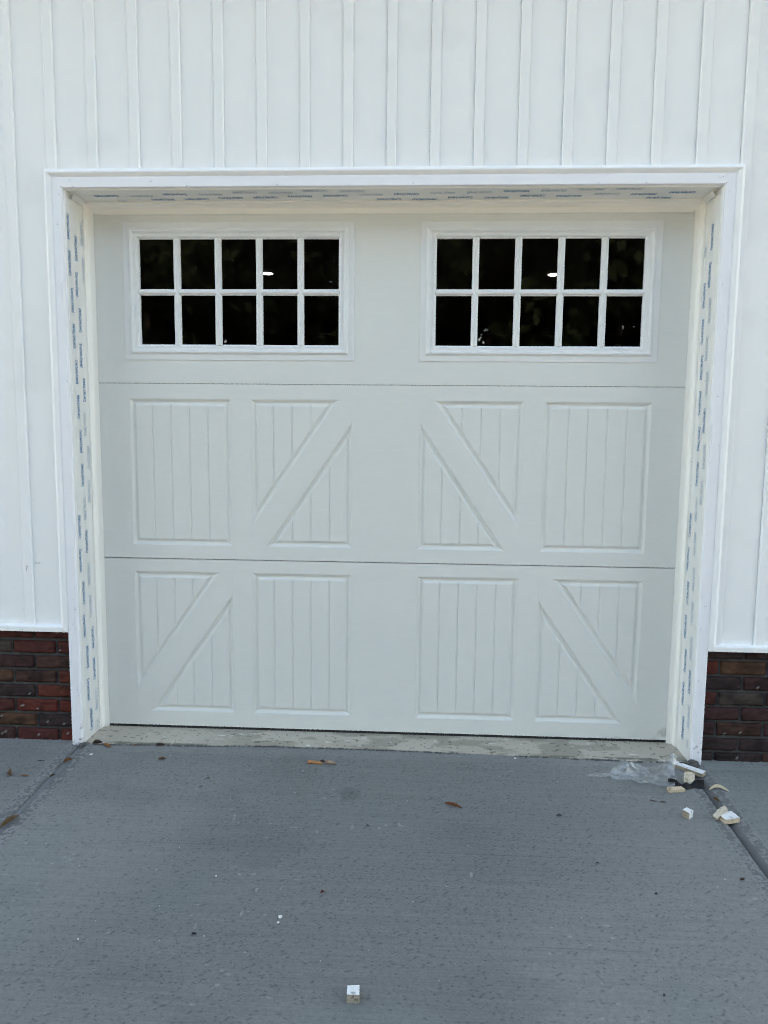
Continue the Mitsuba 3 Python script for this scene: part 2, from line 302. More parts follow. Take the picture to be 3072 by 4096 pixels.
# ------------------------------------------------------------------ brick bases
rng = np.random.default_rng(7)
TONES = dict(red=(0.120, 0.026, 0.018), dark=(0.044, 0.027, 0.028), plum=(0.060, 0.026, 0.027), tan=(0.105, 0.052, 0.030), brown=(0.070, 0.034, 0.026), orange=(0.125, 0.032, 0.020), grey=(0.075, 0.056, 0.048), maroon=(0.088, 0.024, 0.021))
def brick_mesh(x0, x1, z0, z1, y0, seed, tone):
    nx, nz = max(4, int((x1 - x0) / 0.008)), 9
    u, w = np.linspace(0, 1, nx), np.linspace(0, 1, nz)
    U, W = np.meshgrid(u, w, indexing='ij')
    X, Z = x0 + U * (x1 - x0), z0 + W * (z1 - z0)
    P = np.stack([X, Z, np.full_like(X, seed * 1.7)], -1)
    ex, ez = np.minimum(U, 1 - U) * (x1 - x0), np.minimum(W, 1 - W) * (z1 - z0)
    rnd = 0.0035 * (np.exp(-ex / 0.003) + np.exp(-ez / 0.003))
    rough = (meshkit.fbm(P * [45, 80, 1], 3, seed) - 0.5) * 0.007
    Y = y0 + rnd + rough + rng.uniform(-0.002, 0.002)
    Xj = X + (meshkit.noise(P * [70, 70, 1], seed + 3) - 0.5) * 0.003
    Zj = Z + (meshkit.noise(P * [50, 70, 1], seed + 9) - 0.5) * 0.004
    top = np.stack([Xj, Y, Zj], -1).reshape(-1, 3)
    idx = np.arange(nx * nz).reshape(nx, nz)
    F = []
    for i in range(nx - 1):
        for j in range(nz - 1):
            a, b, c, d = idx[i, j], idx[i + 1, j], idx[i + 1, j + 1], idx[i, j + 1]
            F += [(a, b, c), (a, c, d)]
    loop = list(idx[:, 0]) + list(idx[-1, 1:]) + list(idx[-2::-1, -1]) + list(idx[0, -2:0:-1])
    k = len(top); back = top[loop].copy(); back[:, 1] = y0 + 0.03
    for i in range(len(loop)):
        j = (i + 1) % len(loop)
        F += [(loop[i], k + i, k + j), (loop[i], k + j, loop[j])]
    v = np.vstack([top, back])
    q = np.stack([v[:, 0] * 60, v[:, 2] * 110, v[:, 1] * 30], -1)
    a = meshkit.fbm(q, 3, seed + 20)[:, None]; bl = meshkit.fbm(q * 0.35, 2, seed + 40)[:, None]
    c = np.array(tone) * 0.72 * (0.55 + 0.9 * a)
    c = c * (1 - 0.55 * np.clip((bl - 0.5) * 5, 0, 1))
    sp = meshkit.noise(q * 2.2, seed + 60)[:, None]
    c = np.where(sp > 0.93, c * 0.4 + 0.20, c)
    m = trimesh.Trimesh(v, F, process=False)
    return m, c
SEQ_L = [['plum', 'maroon', 'red', 'dark'], ['brown', 'tan', 'dark', 'plum'], ['maroon', 'red', 'red', 'brown'], ['plum', 'dark', 'orange', 'dark'], ['tan', 'brown', 'orange', 'red'], ['dark', 'plum', 'brown', 'maroon'], ['grey', 'maroon', 'maroon', 'dark'], ['maroon', 'maroon', 'maroon', 'plum']]
SEQ_R = [['dark', 'dark', 'brown', 'plum'], ['dark', 'dark', 'brown', 'maroon'], ['plum', 'brown', 'plum', 'red'], ['plum', 'plum', 'dark', 'brown'], ['maroon', 'grey', 'plum', 'dark'], ['dark', 'plum', 'maroon', 'brown'], ['red', 'tan', 'dark', 'red'], ['dark', 'dark', 'plum', 'brown']]
YBR = -0.166
for s in (-1, 1):
    bw = thing('brick_base', 'dark red brick base left of the garage door under the white siding' if s < 0 else 'darker purple brown brick base right of the garage door under the white siding', 'brick wall')
    zb = 0.0447 if s < 0 else 0.0277
    j0 = 1.486 if s < 0 else 1.4760
    edge = JX + 0.047
    obj('mortar', box(min(s * edge, s * 4.3), max(s * edge, s * 4.3), YBR + 0.010, YBR + 0.06, -0.25, 0.53), 'mortar', bw)
    seed = 100 if s < 0 else 400
    for r in range(8):
        zlo = zb + 0.0693 * (r - 1) + 0.004; zhi = zlo + 0.0560 + rng.uniform(-0.0015, 0.0015)
        if r == 0: zlo -= 0.02
        if r == 7: zhi = min(zhi, 0.527)
        first = j0 if r % 2 == 0 else j0 + 0.1035
        cuts = [edge - 0.2] + [first + 0.2055 * k for k in range(8)]
        for k in range(6):
            a, b = max(cuts[k], edge - 0.02) + (0.006 if k else 0), cuts[k + 1] - 0.006 + rng.uniform(-0.002, 0.002)
            seq = (SEQ_L if s < 0 else SEQ_R)[r]
            seed += 1
            if s < 0:
                # the rows read outward from the casing
                tone = TONES[seq[2 - k]] if k < 3 else TONES[['dark', 'maroon', 'brown', 'red', 'plum'][seed % 5]]
                m, c = brick_mesh(-b, -a, zlo, zhi, YBR, seed, tone)
            else:
                tone = TONES[seq[k]] if k < 4 else TONES[['dark', 'plum', 'brown', 'maroon'][seed % 4]]
                m, c = brick_mesh(a, b, zlo, zhi, YBR, seed, tone)
            obj('brick', m, 'brick', bw, smooth=True, color=c)

# ------------------------------------------------------------------ frame of the door opening
FR = thing('door_frame', 'white casing and film covered jambs round the garage door opening', 'door frame'); labels[FR]['kind'] = 'thing'
CP = [(0.0060, -0.1640), (0.0060, -0.2045), (0.0072, -0.2060), (0.0440, -0.2060), (0.0462, -0.2036), (0.0490, -0.2030), (0.0505, -0.2010), (0.0505, -0.1640)]
def obj_frame(name, P, mt, z0):
    obj('head_' + name, frame_head(P), mt, FR)
    for s in (-1, 1): obj('side_' + name, frame_side(P, s, z0), mt, FR)
obj('head_casing', frame_head(CP), 'casing_paint', FR)
for s in (-1, 1): obj('side_casing', frame_side(CP, s, -0.024), 'casing_paint', FR, label='white side casing with grey mud spots at its foot' if s < 0 else None)
# jamb boards: front edge bare, inner face under printed film
JB = [(0.0, -0.0380), (0.0, -0.1825), (0.0008, -0.1835), (0.0058, -0.1835), (0.030, -0.1830), (0.030, -0.0380)]
hj = obj('head_jamb', frame_head(JB), 'film', FR)
sj = [obj('side_jamb', frame_side(JB, s, -0.022), 'film', FR) for s in (-1, 1)]
EP = [(0.0004, -0.1836), (0.0004, -0.1856), (0.0058, -0.1856), (0.0058, -0.1836)]
obj('board_edge', frame_head(EP), 'board_edge', FR)
for s in (-1, 1): obj('board_edge', frame_side(EP, s, -0.018), 'board_edge', FR)
# stop: block with cove and a flap that lies on the door
SP = [(0.0, 0.004), (0.0, -0.0395), (-0.0008, -0.0402), (-0.0080, -0.0402), (-0.0094, -0.0388), (-0.0098, -0.020), (-0.0112, -0.0125), (-0.0150, -0.0085), (-0.0200, -0.0070), (-0.0345, -0.0048), (-0.0352, -0.0032), (-0.0345, -0.0022), (-0.012, -0.0012), (-0.012, 0.004)]
SPH = [(d * (1.0 if d > -0.011 else 1.0) - (0.006 if d < -0.0105 else 0.0) - (0.004 if d < -0.03 else 0), y) for d, y in SP]
obj('head_stop', frame_head(SPH), 'stop_vinyl', FR)
for s in (-1, 1): obj('side_stop', frame_side(SP, s, -0.013), 'stop_vinyl', FR)

# printed film: rows of the maker's word, alternate words turned round, rows drifting across the board
W0 = meshkit.text_mesh('CertainTeed', 0.0200, 0.0004, bold=True)
b0 = W0.bounds; LEN = 0.104
W0.apply_translation([-b0[0][0], 0, 0]); W0.apply_scale([LEN / (b0[1][0] - b0[0][0]), 1.0, 1.0])
stripes = cat([box(LEN * 0.60, LEN * 1.0, z, z + 0.0012, 0, 0.0003) for z in (0.0004, 0.0044, 0.0084, 0.0124, 0.0164)])
under = box(0.0, LEN, -0.0058, -0.0046, 0, 0.0003)
def lettering(u, v, origin, u_len, v_len, phase, seed):
    """u, v: 3-D axes of the board (along, across); the words of both inks."""
    r = random.Random(seed); U, Vv = np.array(u, float), np.array(v, float); N = np.cross(U, Vv)
    dark, pale = [], []
    for j in range(-6, 8):
        for k in range(int(u_len / 0.152) + 2):
            a = k * 0.152 + (0.076 if j % 2 else 0.0) + phase - 0.06
            b = 0.012 + 0.062 * j + 0.0150 * (k // 2 * 2) * 0.55
            if b < 0.004 or b > v_len - 0.004 or a < 0.004 or a + LEN > u_len: continue
            flip = (k + j) % 2
            s = -1 if flip else 1
            M = np.eye(4); M[:3, 0], M[:3, 1], M[:3, 2] = s * U, s * Vv, N
            M[:3, 3] = np.array(origin) + U * (a + (LEN if flip else 0)) + Vv * (b + (0.0100 if flip else -0.0100)) + N * 0.0012
            ink = dark if (b / v_len + r.uniform(-0.25, 0.25) < 0.62) else pale
            for part, inks in ((W0, ink), (under, pale), (stripes, pale)):
                q = part.copy(); q.apply_transform(M); inks.append(q)
    return dark, pale
def clip_box(ms, lo, hi):
    out = []
    for m in ms:
        c = m.bounds
        if (c[0] >= lo).all() and (c[1] <= hi).all(): out.append(m)
    return out
def letter_part(parent, dark, pale):
    obj('printed_lettering', cat(dark), 'ink', parent, label='dark blue printed words on the film', kind='stuff')
    obj('printed_lettering', cat(pale), 'ink_pale', parent, label='faint blue printed words on the film', kind='stuff')
big = np.array([9, 9, 9.0])
# left jamb: reads downwards, letter tops towards the door; b grows from the front edge
d, p = lettering((0, 0, -1), (0, 1, 0), (-JX, -0.1835, ZH - 0.06), ZH + 0.05, 0.143, 0.09, 1); letter_part(sj[0], clip_box(d, [-9, -0.183, -0.02], big), clip_box(p, [-9, -0.183, -0.02], big))
d, p = lettering((0, 0, -1), (0, -1, 0), (JX, -0.0400, ZH - 0.06), ZH + 0.05, 0.143, 0.05, 2); letter_part(sj[1], clip_box(d, [-9, -0.183, -0.02], [9, -0.041, 9]), clip_box(p, [-9, -0.183, -0.02], [9, -0.041, 9]))
d, p = lettering((1, 0, 0), (0, -1, 0), (-JX + 0.05, -0.0400, ZH), 2 * JX - 0.08, 0.143, 0.03, 3); letter_part(hj, clip_box(d, [-9, -0.183, 0], [9, -0.041, 9]), clip_box(p, [-9, -0.183, 0], [9, -0.041, 9]))
# folds of loose film in the two top corners
for s in (-1, 1):
    g = np.linspace(0, 1, 16); U, Vg = np.meshgrid(g, g, indexing='ij')
    x = s * (JX - 0.0015 - 0.026 * U); z = ZH - 0.0015 - 0.030 * (1 - U) * (0.4 + 0.6 * U) * 1.2 - 0.004
    y = -0.150 + 0.105 * Vg - 0.02 * U
    P = np.stack([x, y, z], -1)
    P[..., 2] += (meshkit.fbm(P * 45, 3, 5) - 0.5) * 0.016; P[..., 0] += s * (meshkit.fbm(P * 40, 3, 9) - 0.6) * 0.014
    idx = np.arange(256).reshape(16, 16)
    F = [t for i in range(15) for j in range(15) for t in ((idx[i, j], idx[i + 1, j], idx[i + 1, j + 1]), (idx[i, j], idx[i + 1, j + 1], idx[i, j + 1]))]
    P[..., 0] = np.clip(P[..., 0], -JX + 0.001, JX - 0.001); P[..., 2] = np.minimum(P[..., 2], ZH - 0.001)
    obj('film_fold', trimesh.Trimesh(P.reshape(-1, 3), F, process=False), 'film_two', FR, smooth=True, label='crumpled loose film in the top corner of the frame')
mat('film_two', two(principled((0.72, 0.715, 0.69), 0.35)))
# nail heads and nail holes in the casing and stops
rn = random.Random(4); nails = []
def dot(x, y, z, r=0.0016):
    c = trimesh.creation.cylinder(r, 0.0012, sections=8); c.apply_transform(trimesh.transformations.rotation_matrix(math.pi / 2, [1, 0, 0])); c.apply_translation((x, y, z)); nails.append(c)
for x, z in ((-1.327, 2.448), (-1.313, 2.421), (-1.354, 2.392), (-1.375, 2.389), (-0.98, 2.440), (-0.83, 2.424), (-0.45, 2.425), (0.11, 2.428), (0.86, 2.424), (1.05, 2.425), (1.34, 2.44), (1.352, 2.446), (1.366, 2.452), (1.356, 2.388), (1.381, 2.386)):
    dot(x if abs(x) < 1.34 or z > 2.42 else math.copysign(max(abs(x), 1.3665), x), -0.2062, max(z, 2.4215) if abs(x) < 1.36 else z)
for s in (-1, 1):
    for i in range(22):
        z = rn.uniform(0.1, 2.35) if i > 9 else rn.uniform(0.05, 0.75)
        dot(s * (JX + rn.choice((0.0095, 0.014, 0.024, 0.036)) + rn.uniform(0, 0.004)), -0.2062, z, rn.uniform(0.0008, 0.0018))
    for z in (2.33, 2.322, 1.9, 1.3, 0.8, 0.22): dot(s * (JX - 0.004), -0.0405, z, 0.0012)
obj('nail', cat(nails), 'nail', FR, kind='stuff')

# ------------------------------------------------------------------ garage door
GD = thing('overhead_door', 'pale grey white carriage style garage door with two grids of dark windows', 'garage door'); labels[GD]['kind'] = 'thing'
HW = 1.368
S1, S2, STOP = 1.6256, 0.8144, 2.4360
P1, P2, P3, P4 = 1.1827, 0.7111, 0.6182, 0.1540
ROWS = [(0.0706, 0.7525), (0.8770, 1.5570)]
FACE, BACK, VAL = 0.0, 0.034, 0.0115
def xz(poly, y): return [(x, y, z) for x, z in poly]
def inset(poly, d):
    q = Polygon(poly).buffer(-d, join_style=2, mitre_limit=20)
    if q.is_empty: return None
    return list(q.exterior.coords)[:-1]
def frustum(pa, ya, pb, yb): return mani(hull(xz(pa, ya) + xz(pb, yb)))
def ext_xz(poly, y0, y1):
    return frustum(poly, y0, poly, y1)
def panel(poly, grooves):
    P = inset(poly, 0.0002)
    M = ext_xz(P, FACE + 0.0001, BACK)
    # moulding: small step, ovolo, valley
    steps = [(0.0, -0.002), (0.0012, 0.0018), (0.0036, 0.0024), (0.0060, 0.0044), (0.0092, 0.0080), (0.0140, VAL)]
    cav = None
    for (d0, y0), (d1, y1) in zip(steps, steps[1:]):
        a, b = inset(P, d0) if d0 else [tuple(q) for q in P], inset(P, d1)
        f = frustum(a, y0, b, y1 + 0.00001)
        cav = f if cav is None else cav + f
    M = M - cav
    a, b, c = inset(P, 0.0195), inset(P, 0.0300), inset(P, 0.0315)
    field = frustum(a, VAL + 0.001, b, 0.0025) + frustum(b, 0.0026, c, 0.0018)
    for gx in grooves:
        z0, z1 = -0.1, 3.0
        gp = [(gx - 0.0058, 0.0), (gx - 0.0022, 0.0058), (gx + 0.0022, 0.0058), (gx + 0.0058, 0.0)]
        field = field - mani(prism(gp, [(x, y, z0) for x, y in gp], [(x, y, z1) for x, y in gp]))
    return tm(M + field)
def mirror(poly, s): return [(s * x, z) for x, z in poly]
def rect(x0, x1, z0, z1): return [(x0, z0), (x1, z0), (x1, z1), (x0, z1)]
GO = [1.0742, 0.9892, 0.9028, 0.8159]; GI = [0.5962 - 0.0, 0.5101, 0.4264, 0.3415]
GI_R = [0.538, 0.4285 + 0.0, 0.3425, 0.2555]
def brace_panels(xo, xi, z0, z1):
    """Two panels either side of a diagonal brace; xo outer, xi inner (positive x)."""
    up = [(xo, z1), (xo - (xo - xi) * 0.866, z1), (xo - 0.004, z0 + (z1 - z0) * 0.145)]
    lo = [(xi, z0), (xo - (xo - xi) * 0.142, z0), (xi, z1 - (z1 - z0) * 0.145)]
    return up, lo
for row in range(3):
    z0, z1 = [(0.0, S2), (S2, S1), (S1, STOP)][row]
    plate = m3.Manifold.cube([2 * HW, 0.045, z1 - z0 - 0.0030]).translate([-HW, FACE, z0 + (0.0015 if row else 0.0)])
    sec_name = obj('section', trimesh.creation.box((1, 1, 1)), 'door_paint', GD)      # replaced below
    if row < 2:
        q0, q1 = ROWS[row]
        for s in (-1, 1):
            plain = rect(P2, P1, q0, q1) if row else rect(P4, P3, q0, q1)
            up, lo = brace_panels(P3, P4, q0, q1) if row else brace_panels(P1, P2, q0, q1)
            w = (P1 - P2) / 5.55
            mid = (P1 + P2) / 2 if row else (P3 + P4) / 2
            g_plain = [mid + (k - 1.5) * 0.0862 for k in range(4)]
            mid2 = (P3 + P4) / 2 if row else (P1 + P2) / 2
            g_brace = [mid2 + (k - 1.5) * 0.0862 for k in range(4)]
            X0o, X1i = (P3, P4) if row else (P1, P2)          # thin stamped outline where the brace meets the corners
            t1, t2 = 0.0014, 0.0006
            for (xa, xb, za, zc) in ((lo[1][0] + 0.001, X0o, q0, q0 + t1), (X0o - t1, X0o, q0, up[2][1] - 0.004), (X1i, up[1][0] - 0.001, q1 - t1, q1), (X1i, X1i + t1, lo[2][1] + 0.004, q1)):
                ua, ub = sorted((s * xa, s * xb))
                plate = plate - m3.Manifold.cube([ub - ua, 0.0030, zc - za]).translate([ua, FACE - 0.0020, za])
            for poly, gr in ((plain, g_plain), (up, g_brace[1:]), (lo, g_brace[:3])):
                plate = plate - ext_xz(mirror(poly, s), -0.01, 0.06)
                obj('panel', panel(mirror(poly, s), [s * x for x in gr]), 'door_paint', sec_name)
    else:
        for s in (-1, 1):
            plate = plate - ext_xz(mirror(rect(0.205, 1.134, 1.790, 2.275), s), -0.01, 0.06)
    scene[sec_name] = mikit.ply(tm(plate), 'material_door_paint')
    if row:
        obj('section_seal', box(-HW, HW, 0.0035, 0.035, z0 - 0.0013, z0 + 0.0013), 'seam', GD)
# thin stamped outlines where the brace meets the rectangle's corners
obj('bottom_seal', box(-HW + 0.01, HW - 0.01, 0.006, 0.030, ZSLAB - 0.001, -0.0003), 'rubber', GD, label='black rubber seal under the door')
PANE_X = [(1.1218, 0.9645), (0.9343, 0.7769), (0.7473, 0.5899), (0.5606, 0.4033), (0.3745, 0.2172)]
PANE_Z = [(2.0466, 2.2636), (1.8013, 2.0192)]
WP = [(0.0, 0.004), (0.0, -0.0030), (0.0012, -0.0042), (0.0215, -0.0050), (0.0255, -0.0062), (0.0300, -0.0118), (0.0345, -0.0142), (0.0395, -0.0140), (0.0440, -0.0112), (0.0452, -0.0060), (0.0490, -0.0060), (0.0497, -0.0034), (0.0600, -0.0034), (0.0640, -0.0010), (0.0655, 0.0040), (0.0700, 0.0060), (0.0700, 0.0200), (0.0, 0.0200)]
def rect_frame(x0, x1, z0, z1, P):
    out = []
    C = lambda d: [(x0 + d, z0 + d), (x1 - d, z0 + d), (x1 - d, z1 - d), (x0 + d, z1 - d)]
    V, F = [], []
    k = len(P)
    for c in range(4): V += [(C(d)[c][0], y, C(d)[c][1]) for d, y in P]
    for c in range(4):
        e2 = (c + 1) % 4
        for i in range(k):
            j = (i + 1) % k
            F += [(c * k + i, c * k + j, e2 * k + j), (c * k + i, e2 * k + j, e2 * k + i)]
    m = trimesh.Trimesh(V, F, process=False)
    if m.volume < 0: m.invert()
    return m
def bar(x0, x1, z0, z1, proud, vertical):
    w = (x1 - x0) if vertical else (z1 - z0)
    pr = [(0, 0.018), (0, 0.0060), (0.0045, 0.0040), (0.0062, -0.0010), (0.0105, proud), (w - 0.0105, proud), (w - 0.0062, -0.0010), (w - 0.0045, 0.0040), (w, 0.0060), (w, 0.018)]
    if vertical: return prism(pr, [(x0 + a, y, z0) for a, y in pr], [(x0 + a, y, z1) for a, y in pr])
    return prism(pr, [(x0, y, z0 + a) for a, y in pr], [(x1, y, z0 + a) for a, y in pr])
for s in (-1, 1):
    xa, xb = sorted((s * 0.1472, s * 1.1922))
    wk = GD + '__' + 'window' + ('' if s < 0 else '_001')
    obj('frame', rect_frame(xa, xb, 1.7310, 2.3350, WP), 'frame_plastic', wk, smooth=28)
    for (a, b), (a2, b2) in zip(PANE_X, PANE_X[1:]):
        u, v = sorted((s * b, s * a2))
        obj('muntin', bar(u, v, 1.7990, 2.2660, -0.0034, True), 'frame_plastic', wk)
    u, v = sorted((s * PANE_X[0][0], s * PANE_X[-1][1]))
    obj('muntin', bar(u - 0.002, v + 0.002, PANE_Z[1][1], PANE_Z[0][0], -0.0030, False), 'frame_plastic', wk)
    for (a, b) in PANE_X:
        for z0, z1 in PANE_Z:
            u, v = sorted((s * a, s * b))
            m = trimesh.Trimesh([(u - 0.004, 0.0125, z0 - 0.004), (v + 0.004, 0.0125, z0 - 0.004), (v + 0.004, 0.0125, z1 + 0.004), (u - 0.004, 0.0125, z1 + 0.004)], [(0, 1, 2), (0, 2, 3)])
            obj('pane', m, 'glass', wk)

# ------------------------------------------------------------------ ceiling lights inside
for x, y, side in ((-1.345, 3.80, 'left'), (1.417, 3.85, 'right')):
    L = thing('ceiling_light', f'small round lit ceiling light seen through the {side} window grid', 'ceiling light', None)
    d = trimesh.creation.cylinder(0.052, 0.004, sections=40); d.apply_translation((x, y, 2.948))
    k = obj('diffuser', d, 'frame_plastic', L)
    scene[k]['emitter'] = {'type': 'area', 'radiance': {'type': 'rgb', 'value': [0.9, 0.86, 0.78]}}
    r = trimesh.creation.annulus(0.0525, 0.060, 0.006, sections=40); r.apply_translation((x, y, 2.951))
    obj('trim_ring', r, 'frame_plastic', L)

# ------------------------------------------------------------------ debris on the driveway
def place(m, x, y, rz=0.0, lift=0.0, tilt=(0, 0)):
    """Stands a mesh (made round the origin, bottom at z = 0) on the sloping concrete."""
    m = m.copy()
    R = trimesh.transformations.euler_matrix(tilt[0], tilt[1], rz); m.apply_transform(R)
    sl = trimesh.transformations.rotation_matrix(math.atan(0.055), [1, 0, 0]); m.apply_transform(sl)
    m.apply_translation((x, y, gz(y) + lift)); return m
WHITE, PINE, OLD = np.array([0.76, 0.76, 0.75]), np.array([0.58, 0.48, 0.35]), np.array([0.30, 0.24, 0.17])
def offcut(poly, h, side=PINE, top=WHITE, seed=0, sub=0.006):
    """A sawn offcut: outline poly, height h; painted top, bare wood sides with grain and grime."""
    P = np.array(poly, float)
    m = prism(poly, [(x, y, 0) for x, y in P], [(x, y, h) for x, y in P])
    for _ in range(3):
        if m.edges_unique_length.max() > sub: m = m.subdivide()
    v, f = m.triangles.reshape(-1, 3), None
    nrm = np.repeat(m.face_normals, 3, 0)
    jit = (meshkit.fbm(v * 160, 2, seed) - 0.5)[:, None] * 0.0012
    g = meshkit.fbm(v * [50, 50, 420], 3, seed)[:, None]; d = meshkit.fbm(v * 90, 3, seed + 5)[:, None]
    c = np.where(nrm[:, 2:3] > 0.5, top * (0.92 + 0.12 * g), side * (0.6 + 0.8 * g))
    c = np.where(d > 0.66, c * 0.45, c)
    c = np.where((nrm[:, 2:3] > 0.5) & (d < 0.30), side * 0.9, c)
    return trimesh.Trimesh(v + nrm * 0 + jit * 0, np.arange(len(v)).reshape(-1, 3), process=False), np.clip(c, 0, 1)
def put_offcut(key, mc, *a, **k):
    put(key, place(mc[0], *a, **k), 'painted_chip', color=mc[1])
k = thing('wood_offcut', 'long white painted wood offcut with a notched end by the right casing', 'wood offcut')
m1 = offcut([(-0.066, -0.016), (0.066, -0.016), (0.066, 0.015), (-0.036, 0.013), (-0.038, 0.008), (-0.050, 0.009), (-0.052, 0.016), (-0.066, 0.013)], 0.017, side=np.array([0.36, 0.30, 0.22]), seed=1)
put_offcut(k, m1, 1.333, -0.262, math.radians(-46), 0.001, tilt=(0.06, -0.05))
k = thing('wood_offcut', 'pale wood offcut standing on end on the black plastic strip', 'wood offcut')
put_offcut(k, offcut([(-0.019, -0.013), (0.006, -0.019), (0.019, -0.008), (0.018, 0.012), (0.004, 0.019), (-0.018, 0.013)], 0.042, side=np.array([0.66, 0.60, 0.49]), top=np.array([0.62, 0.52, 0.37]), seed=2), 1.294, -0.372, 0.35, 0.004, tilt=(-0.08, 0.05))
k = thing('wood_offcut', 'flat tan strip of bare wood in front of the clear film', 'wood offcut')
put_offcut(k, offcut([(-0.032, -0.012), (0.036, -0.010), (0.030, 0.013), (-0.030, 0.014)], 0.012, side=np.array([0.56, 0.46, 0.33]), top=np.array([0.62, 0.49, 0.34]), seed=3), 1.219, -0.428, math.radians(9), 0.001)
k = thing('wood_offcut', 'thick white topped wood block lying against the right joint', 'wood offcut')
put_offcut(k, offcut([(-0.032, -0.022), (0.030, -0.024), (0.032, 0.022), (-0.030, 0.025)], 0.020, seed=4), 1.348, -0.621, math.radians(18), 0.001)
k = thing('wood_offcut', 'rough bark edged wood chip leaning on the thick block', 'wood offcut')
put_offcut(k, offcut([(-0.036, -0.010), (0.030, -0.012), (0.036, 0.006), (0.010, 0.013), (-0.034, 0.010)], 0.009, side=np.array([0.50, 0.43, 0.33]), top=np.array([0.54, 0.47, 0.37]), seed=5), 1.324, -0.606, math.radians(35), 0.018, tilt=(0.15, -0.30))
k = thing('wood_offcut', 'small white cube of wood with a hollow brown end left of the thick block', 'wood offcut')
mc = offcut([(-0.014, -0.014), (0.014, -0.014), (0.014, 0.014), (-0.014, 0.014)], 0.028, side=WHITE * 0.98, seed=6)
mc[1][np.repeat(trimesh.Trimesh(mc[0].vertices, mc[0].faces, process=False).face_normals[:, 0] < -0.5, 3)] *= np.array([0.42, 0.34, 0.27])
put_offcut(k, mc, 1.201, -0.607, math.radians(40), 0.0)
k = thing('wood_offcut', 'single white topped cube of wood alone at the bottom of the driveway', 'wood offcut')
put_offcut(k, offcut([(-0.0165, -0.015), (0.0165, -0.016), (0.016, 0.016), (-0.0165, 0.015)], 0.026, side=np.array([0.36, 0.32, 0.26]), seed=7), 0.0, -1.507, math.radians(3), 0.0)
# wood shaving: a thin curl bridging the right joint
def ribbon(pts, w, th=0.0012, wdir=(0, 1, 0)):
    P = np.array(pts, float); W = np.array(wdir, float)
    w = np.broadcast_to(np.asarray(w, float), len(P))
    V, F = [], []
    for q, ww in zip(P, w): V += [q - W * ww / 2, q + W * ww / 2]
    for i in range(len(P) - 1): F += [(2 * i, 2 * i + 2, 2 * i + 3), (2 * i, 2 * i + 3, 2 * i + 1)]
    return trimesh.Trimesh(V, F, process=False)
t = np.linspace(0, 1, 14)
k = thing('wood_shaving', 'thin curled wood shaving lying across the right joint', 'wood shaving')
sx = 1.360 + 0.076 * t; syy = -0.412 + 0.018 * np.sin(t * math.pi) - 0.008 * t
put(k, ribbon(np.stack([sx, syy, gz(syy) + 0.003 + 0.010 * np.sin(t * math.pi)], 1), 0.004 + 0.012 * np.sin(t * math.pi) ** 0.7, wdir=(0.25, 0.85, 0.45)), 'shaving', smooth=True)
mat('shaving', two(principled((0.48, 0.40, 0.27), 0.7)))
# black plastic strip, twisted like a bow
k = thing('plastic_strip', 'black twisted plastic strip under the standing offcut', 'plastic strip')
t = np.linspace(0, 1, 48)
px = 1.202 + 0.142 * t; py = -0.401 - 0.010 * np.sin(t * 3.1) + 0.005 * np.sin(t * 11)
hh = 0.030 - 0.016 * np.exp(-((t - 0.36) / 0.16) ** 2) - 0.018 * np.exp(-((t - 0.64) / 0.07) ** 2)
V, F = [], []
for i in range(48):
    for q in range(5):
        w = q / 4; V.append((px[i] + 0.006 * w * math.sin(t[i] * 9), py[i] + 0.016 * w + 0.004 * math.sin(w * 3.1) * math.cos(t[i] * 7), gz(py[i]) + 0.0015 + hh[i] * w))
for i in range(47):
    for q in range(4): a = 5 * i + q; F += [(a, a + 5, a + 6), (a, a + 6, a + 1)]
put(k, trimesh.Trimesh(V, F, process=False), 'black_plastic', smooth=True)
# clear plastic film, crumpled
k = thing('plastic_film', 'crumpled sheet of clear plastic film beside the right jamb', 'plastic film')
nu, nv = 64, 30
u, v = np.meshgrid(np.linspace(0, 1, nu), np.linspace(0, 1, nv), indexing='ij')
xf = 0.874 + 0.345 * u; xb2 = 0.874 + 0.420 * u
yf = np.interp(u, [0, 0.3, 0.65, 1], [-0.332, -0.366, -0.396, -0.408]); yb = np.interp(u, [0, 0.25, 0.5, 0.8, 1], [-0.326, -0.310, -0.268, -0.240, -0.226])
X = xf * (1 - v) + xb2 * v; Y = yf * (1 - v) + yb * v
H = 0.062 * np.exp(-((u - 0.45) / 0.13) ** 2 - ((v - 0.70) / 0.34) ** 2) + 0.088 * np.exp(-((u - 0.95) / 0.08) ** 2 - ((v - 0.72) / 0.30) ** 2) + 0.012 * np.exp(-((v - 0.06) / 0.05) ** 2) * np.minimum(1, u * 5)
P = np.stack([X, Y, X * 0], -1)
cr1 = np.abs(meshkit.fbm(P * [11, 17, 1], 3, 3) - 0.5); cr2 = np.abs(meshkit.fbm(P * [26, 40, 1], 2, 8) - 0.5)
Z = gz(Y) + 0.003 + H * (0.75 + 0.9 * cr1) + 0.055 * (0.22 - np.minimum(cr1, 0.22)) * np.minimum(1, 3 * u) + 0.012 * (0.2 - np.minimum(cr2, 0.2))
P = np.stack([X + (meshkit.noise(P * 25, 4) - 0.5) * 0.02, Y + (meshkit.noise(P * 25, 6) - 0.5) * 0.02, Z], -1)
idx = np.arange(nu * nv).reshape(nu, nv); q = [idx[:-1, :-1], idx[1:, :-1], idx[1:, 1:], idx[:-1, 1:]]
F = np.vstack([np.stack([q[0].ravel(), q[1].ravel(), q[2].ravel()], 1), np.stack([q[0].ravel(), q[2].ravel(), q[3].ravel()], 1)])
put(k, trimesh.Trimesh(P.reshape(-1, 3), F, process=False), 'clear_film', smooth=35)
